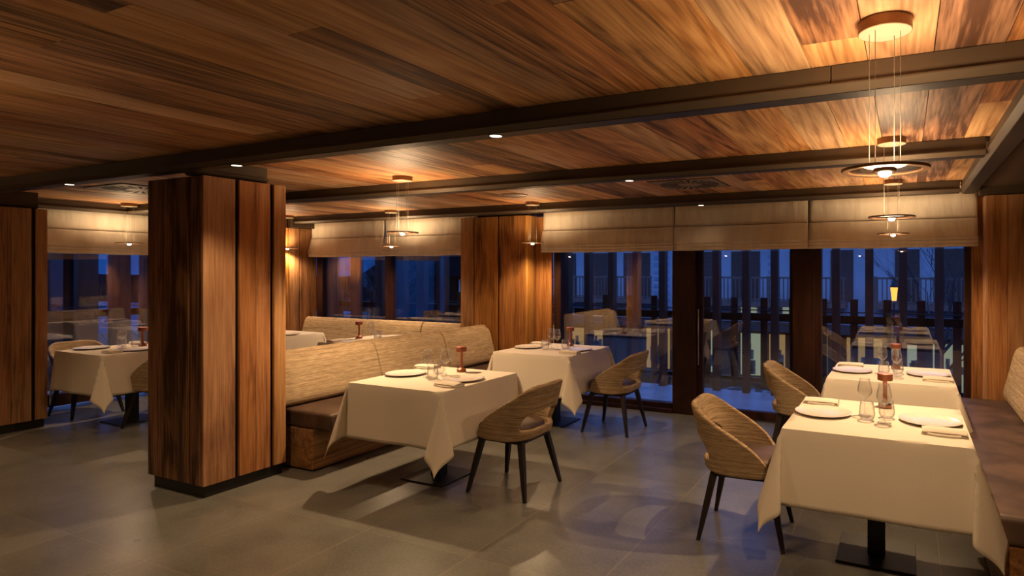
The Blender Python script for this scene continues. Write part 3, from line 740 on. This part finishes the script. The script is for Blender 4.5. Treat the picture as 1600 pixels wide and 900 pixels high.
# per-table layout, offsets measured from the table's near left corner
def setting(cx, cy, who, items, seed, rot=0, over={}):
    put('table', make_table, cx, cy+.03, 0, 0, 'black pedestal table under the cloth of '+who)
    cloth(cx, cy, 'ecru linen cloth draped over '+who, seed, tight=(-1, -1) if who == 'the far left table' else None)
    P = {'pL': ('plate', make_plate, .150, .43, 0, 'cream plate on the left side of '), 'pR': ('plate', make_plate, .715, .47, 0, 'cream plate on the right side of '),
         'nL': ('napkin', make_napkin, .115, .715, .03, 'napkin beside the left plate on '), 'nR': ('napkin', make_napkin, .770, .225, -.05, 'napkin in front of the right plate on '),
         'w1': ('wine', make_wine, .385, .47, 0, 'left-hand wine glass on '), 'w2': ('wine', make_wine, .485, .335, 0, 'right-hand wine glass on '),
         't1': ('tumbler', make_tumbler, .395, .375, 0, 'stemless water glass, the left one, on '), 't2': ('tumbler', make_tumbler, .487, .46, 0, 'stemless water glass, the right one, on '),
         'l': ('lamp', make_lamp, .472, .745, 0, 'small copper cordless lamp on ')}
    for k in items.split():
        kind, mk, ox, oy, r, lb = P[k]
        if k in over: ox, oy = over[k]
        dx, dy = ox-.44, oy-.44
        c, s = math.cos(rot), math.sin(rot)
        j = random.Random(seed*13+hash_(k))
        jx, jy = j.uniform(-.008, .008), j.uniform(-.008, .008)
        put(kind, mk, cx+dx*c-dy*s+jx, cy+dx*s+dy*c+jy, ZT, r+rot+j.uniform(-.04, .04), lb+who)
def hash_(s): return sum(ord(c)*(i+3) for i, c in enumerate(s))
OV = dict(w1=(.40, .47), w2=(.50, .42), t1=(.39, .36), t2=(.57, .48))
ALL = 'pL pR nL nR w1 w2 t1 t2 l'
setting(-.150, 3.72, 'the nearest right-hand table', ALL, 3)
setting(-.112, 5.38, 'the right-hand table next to the glass', ALL, 4)
setting(-3.290, 3.695, 'the banquette table right of the big pillar', ALL, 5, over=dict(pL=(.13, .44), pR=(.70, .44), w1=(.365, .42), w2=(.474, .50), t1=(.475, .36), t2=(.36, .56), nL=(.06, .75), nR=(.77, .20), l=(.447, .72)))
setting(-3.360, 5.545, 'the middle table by the glass doors', ALL, 6, over=OV)
setting(-7.475, 3.680, 'the far left table', ALL, 7, over=dict(l=(.365, .61), w1=(.28, .46), w2=(.42, .38), t1=(.18, .50), t2=(.45, .50), pL=(.13, .25), pR=(.70, .40), nR=(.69, .16), nL=(.12, .70)))
setting(-5.70, 5.37, 'the table behind the banquette ridge', 'pL pR nL w1 t1 t2 l', 8, rot=PI/2)
setting(-7.46, 5.27, 'the half hidden table near the corner pillar', 'pR nR', 9)

# ------------------------------------------------------------------ outside: terrace, fins, balustrade
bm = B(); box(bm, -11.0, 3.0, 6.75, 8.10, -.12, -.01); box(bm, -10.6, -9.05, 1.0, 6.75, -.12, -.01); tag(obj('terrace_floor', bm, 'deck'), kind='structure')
finbm = None; FY = 8.02
fxs = [-4.25, -3.86, -3.47, -3.07, -2.68, -2.30, -1.90, -1.53, -1.15, -.78, -.40, -.03, .35, .72, 1.1]
fin0 = None
def fin(x, y, rz=0, wide=1.0):
    global fin0
    lb = 'tall brown timber fin standing outside the glass'
    if fin0 is None:
        bm = B(); box(bm, -.045, .045, -.06, .06, -.01, 3.6); fin0 = tag(obj('timber_fin', bm, 'fin', loc=(x, y, 0)), lb, 'timber fin', 'tall timber fins outside the windows'); return
    c = fin0.copy(); C.objects.link(c); c.location = (x, y, 0); c.rotation_euler = (0, 0, rz); c.scale = (wide, 1, 1)
fx_left = [-9.6, -9.0, -8.4, -7.9, -7.45, -7.0, -6.5, -6.1, -5.7, -5.35, -5.0, -4.64]
for x in fxs: fin(x, FY)
for x in fx_left: fin(x, FY, 0, 1.9)
for y in (3.4, 3.8, 4.2, 4.6, 5.0, 5.4, 5.8, 6.2, 6.6, 7.0): fin(-10.4, y, PI/2, 2.6)
def balustrade(label, loc, rz, length, offs, front=True):
    t = thing('balustrade', label, 'balustrade', loc, rz)
    for x in offs:
        bm = B(); box(bm, x-.045, x+.045, -.016, .016, .03, 1.235); obj('slat', bm, 'fin', t)
    bm = B(); box(bm, 0, length, -.075, -.018, .93, 1.03); box(bm, 0, length, -.06, -.018, .12, .17); obj('rail', bm, 'frame', t)
    bm = B(); tube(bm, [(0, -.10, 1.075), (length, -.10, 1.075)], .008, 8); obj('handrail', bm, 'black', t)
balustrade('slatted timber balustrade of the terrace outside the glass doors', (-4.55, FY+.18, 0), 0, 5.7, [x+.195+4.55 for x in fxs[:-1]])
balustrade('slatted timber balustrade outside the middle window', (-10.3, FY+.18, 0), 0, 5.7, [.3+.40*k for k in range(14)])
balustrade('slatted timber balustrade outside the left window', (-10.6, 3.2, 0), PI/2, 4.6, [.2+.40*k for k in range(11)])

# street and the building across
bm = B(); box(bm, -60, 30, 8.3, 70, -3.8, -3.6); tag(obj('street_ground', bm, 'street'), kind='structure')
bm = B(); box(bm, -60, -9, -10, 8.3, -3.8, -3.6); tag(obj('side_ground', bm, 'street'), kind='structure')
YF = 27.5
bd = thing('apartment_house', 'pale apartment house across the street with timber balconies and lit shops', 'building', (-7, YF, -3.6))
def bb(x0, x1, y0, y1, z0, z1, bm=None):
    b_ = bm or B(); box(b_, x0+7, x1+7, y0-YF, y1-YF, z0+3.6, z1+3.6); return b_
obj('wall', bb(-19.5, 8, YF, YF+8, -.75, 4.4), 'facade', bd)
bm = bb(-19.5, 8, YF+.6, YF+8, -3.6, -.75); obj('ground_floor_wall', bm, 'shutter', bd)
obj('canopy_band', bb(-19.5, 8, YF-.9, YF, -1.05, -.72), 'shutter', bd)
for x0, x1 in ((-19, -10.6), (-9.6, -2.2), (-1.2, 7)):
    q = obj('balcony', bb(x0, x1, YF-1.3, YF, .05, .25), 'balcony', bd)
    bm = B(); bb(x0, x1, YF-1.3, YF-1.24, 1.24, 1.32, bm); bb(x0, x1, YF-1.3, YF-1.25, .33, .38, bm)
    x = x0
    while x < x1: bb(x, x+.045, YF-1.29, YF-1.25, .2, 1.27, bm); x += .17
    x = x0+.05
    while x < x1: bb(x, x+.12, YF-1.31, YF-1.19, .0, 1.35, bm); x += 2.1
    obj('railing', bm, 'balcony', q)
for x0, x1 in ((-18.3, -17.2), (-16.2, -15.3), (-14.4, -13.5), (-12.6, -11.2), (-9.0, -8.1), (-7.2, -5.9), (-4.6, -3.7), (-2.9, -2.0), (-.4, .5), (1.3, 2.2), (3.4, 4.3)):
    obj('shutter', bb(x0, x1, YF-.05, YF+.02, .27, 2.45), 'shutter', bd)
for x0, x1 in ((-19, -18.6), (-11.0, -10.2), (-5.55, -5.3)):
    bm = B()
    for k in range(16): bb(x0, x1, YF-.03, YF, -.6+k*.34, -.42+k*.34, bm)
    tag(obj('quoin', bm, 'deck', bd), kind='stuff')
for x0, x1, z0, z1, m_ in ((-18.5, -16.7, -3.2, -1.3, 'shopwarm'), (-15.9, -14.8, -3.1, -1.4, 'shopwarm'), (-14.5, -13.6, -2.9, -1.5, 'shopwarm'), (-11.6, -10.4, -3.2, -1.25, 'shopwarm'), (-9.9, -8.0, -3.2, -1.25, 'shop'),
                     (-6.9, -6.0, -3.2, -1.3, 'shop'), (-5.6, -4.9, -3.2, -1.3, 'shopwarm'), (-4.5, -3.1, -3.1, -1.3, 'shop'), (-2.3, -.9, -3.2, -1.3, 'shopwarm'), (-.6, .6, -3.2, -1.5, 'shop'), (1.0, 2.4, -3.3, -1.4, 'shop')):
    q = obj('shop_window', bb(x0, x1, YF+.5, YF+.58, z0, z1), m_, bd)
    if m_ != 'goods':
        bm = B(); rg = random.Random(int(x0*10))
        for k in range(9):
            xx = rg.uniform(x0+.02, x1-.2); zz = z0+rg.uniform(.0, .9); bb(xx, xx+rg.uniform(.08, .28), YF+.36, YF+.46, zz, zz+rg.uniform(.2, .8), bm)
        obj('display', bm, 'goods', q)
for x0, z0 in ((-6.75, -.28), (-4.9, -.2)):
    obj('lit_window', bb(x0, x0+.7, YF-.04, YF, z0-.3, z0+.2), 'shop', bd)
obj('roof', bb(-20.3, 8.8, YF-1.6, YF+8.5, 4.4, 4.75), 'shutter', bd)
# a smaller house further left
hs = thing('small_house', 'small dark house with a pale front and lit doorway beyond the middle window', 'building', (-30, 33, -3.6))
bm = B(); box(bm, -4, 3.4, 0, 6, 0, 5.2); obj('wall', bm, 'night', hs)
bm = B(); box(bm, 3.4, 8.0, -1, 6, 0, 4.6); obj('pale_wall', bm, 'facade', hs)
bm = B()
for a, b_, zz in ((-5, 8.8, 5.0),):
    v = [bm.verts.new(p) for p in ((a, -1.6, zz-.2), (b_, -1.6, zz-.2), (b_, 2.5, zz+2.0), (a, 2.5, zz+2.0), (a, 6.6, zz-.2), (b_, 6.6, zz-.2))]
    bm.faces.new((v[0], v[1], v[2], v[3])); bm.faces.new((v[3], v[2], v[5], v[4])); bm.faces.new((v[0], v[3], v[4])); bm.faces.new((v[1], v[5], v[2])); bm.faces.new((v[0], v[4], v[5], v[1]))
obj('roof', bm, 'night', hs)
bm = B(); box(bm, 7.0, 7.35, -1.06, -1, 1.6, 3.6); obj('lit_doorway', bm, 'lampglass', hs)
bm = B(); box(bm, 4.4, 5.4, -1.06, -1, 1.2, 3.6); obj('window', bm, 'shutter', hs)
bm = B()
def hill(i, j):
    x = -190+i*9; return (x, 60+j*4, -4+ (4.6+.7*noise.noise(Vector((x*.06, 1.3, 0))))*(j/6) )
grid(bm, 28, 7, hill); tag(obj('far_hill', bm, 'night', smooth=True), kind='structure')
nb = thing('sky_block_house', 'dark house added beyond the left window to block the bright sky', 'building', (-26, 6, -3.6))  # house added to keep the sky dark behind the left window
bm = B(); box(bm, -4, 4, -9, 3.5, 0, 6.5); obj('wall', bm, 'night', nb)
bm = B(); v = [bm.verts.new(p) for p in ((-5, -10, 6.4), (5, -10, 6.4), (5, 4.3, 6.4), (-5, 4.3, 6.4), (0, -10, 9), (0, 4.3, 9))]
bm.faces.new((v[0], v[3], v[5], v[4])); bm.faces.new((v[1], v[4], v[5], v[2])); bm.faces.new((v[0], v[4], v[1])); bm.faces.new((v[3], v[2], v[5])); bm.faces.new((v[0], v[1], v[2], v[3]))
obj('roof', bm, 'night', nb)
for k in range(4):
    bm = B(); box(bm, 3.98, 4.05, -7+2.6*k, -5.8+2.6*k, 3.6, 5.0); obj('window', bm, 'shutter', nb)
# street lantern
sl = thing('street_lantern', 'glowing orange street lantern on a black post across the terrace', 'street lamp', (-.30, 19.0, -3.6)); sl.scale = (.6, .6, 1.02)
bm = B(); tube(bm, [(0, 0, 0), (0, 0, .4), (0, 0, .5), (0, 0, 4.2)], [.09, .08, .045, .03], 10); obj('post', bm, 'black', sl, smooth=True)
bm = B(); lathe(bm, [(0, 4.25), (.10, 4.25), (.16, 4.62), (0, 4.62)], 6); obj('lantern_glass', bm, 'lampglass', sl)
bm = B(); lathe(bm, [(.18, 4.62), (.17, 4.66), (.06, 4.80), (.02, 4.88), (0, 4.9)], 6); obj('cap', bm, 'black', sl)
# bare trees
def tree(x, y, h, seed, label, spread=1.0):
    rg = random.Random(seed); bm = B()
    def br(p, d, ln, r, depth):
        pts = [p]; rr = [r]; q = Vector(p); dd = Vector(d)
        n = 3
        for k in range(n):
            dd = (dd+Vector((rg.uniform(-.22, .22), rg.uniform(-.22, .22), rg.uniform(-.02, .12)))).normalized(); q = q+dd*ln/n; pts.append(q.copy()); rr.append(r*(1-.45*(k+1)/n))
        tube(bm, pts, rr, 5 if depth > 1 else 3)
        if depth == 0: return
        for k in range(4 if depth > 2 else 3):
            b0 = pts[rg.choice((1, 2, 3, 3))]; a = rg.uniform(0, 2*PI); tl = rg.uniform(.5, 1.0)*spread
            nd = (dd+Vector((math.cos(a)*tl, math.sin(a)*tl, rg.uniform(-.1, .35)))).normalized()
            br(b0, nd, ln*rg.uniform(.6, .8), rr[-1]*.8, depth-1)
    br((0, 0, 0), (0, 0, 1), h*.34, .028*h*.5, 5)
    tag(obj('bare_tree', bm, 'bark', loc=(x, y, -3.6)), label, 'tree', 'bare winter trees')
tree(-16.5, 21, 7.2, 3, 'bare tree left behind the terrace fins, seen through the left pane of the glass front')
tree(.9, 20, 8.2, 8, 'bare tree outside the right end of the glass front')
tree(-24, 23, 9.0, 12, 'tall bare tree against the blue sky in the middle window', 1.2)
tree(-21.5, 19.5, 8.6, 15, 'second bare tree against the blue sky at the right of the middle window', 1.2)
tree(-17, 9.5, 6.5, 21, 'bare tree outside the left window')
bm = B()
def bush(i, j):
    a = 2*PI*i/24; p = PI*j/10; r = 1
    v = Vector((math.cos(a)*math.sin(p)*3.8, math.sin(a)*math.sin(p)*.7, math.cos(p)*.8)); return v*(1+.25*noise.noise(v*2.5))
grid(bm, 24, 11, bush, True)
tag(obj('snowy_bush', bm, 'snow', loc=(-3.6, 12.6, -1.7), smooth=True), 'low dark hedge speckled with pale snow below the terrace', 'hedge')
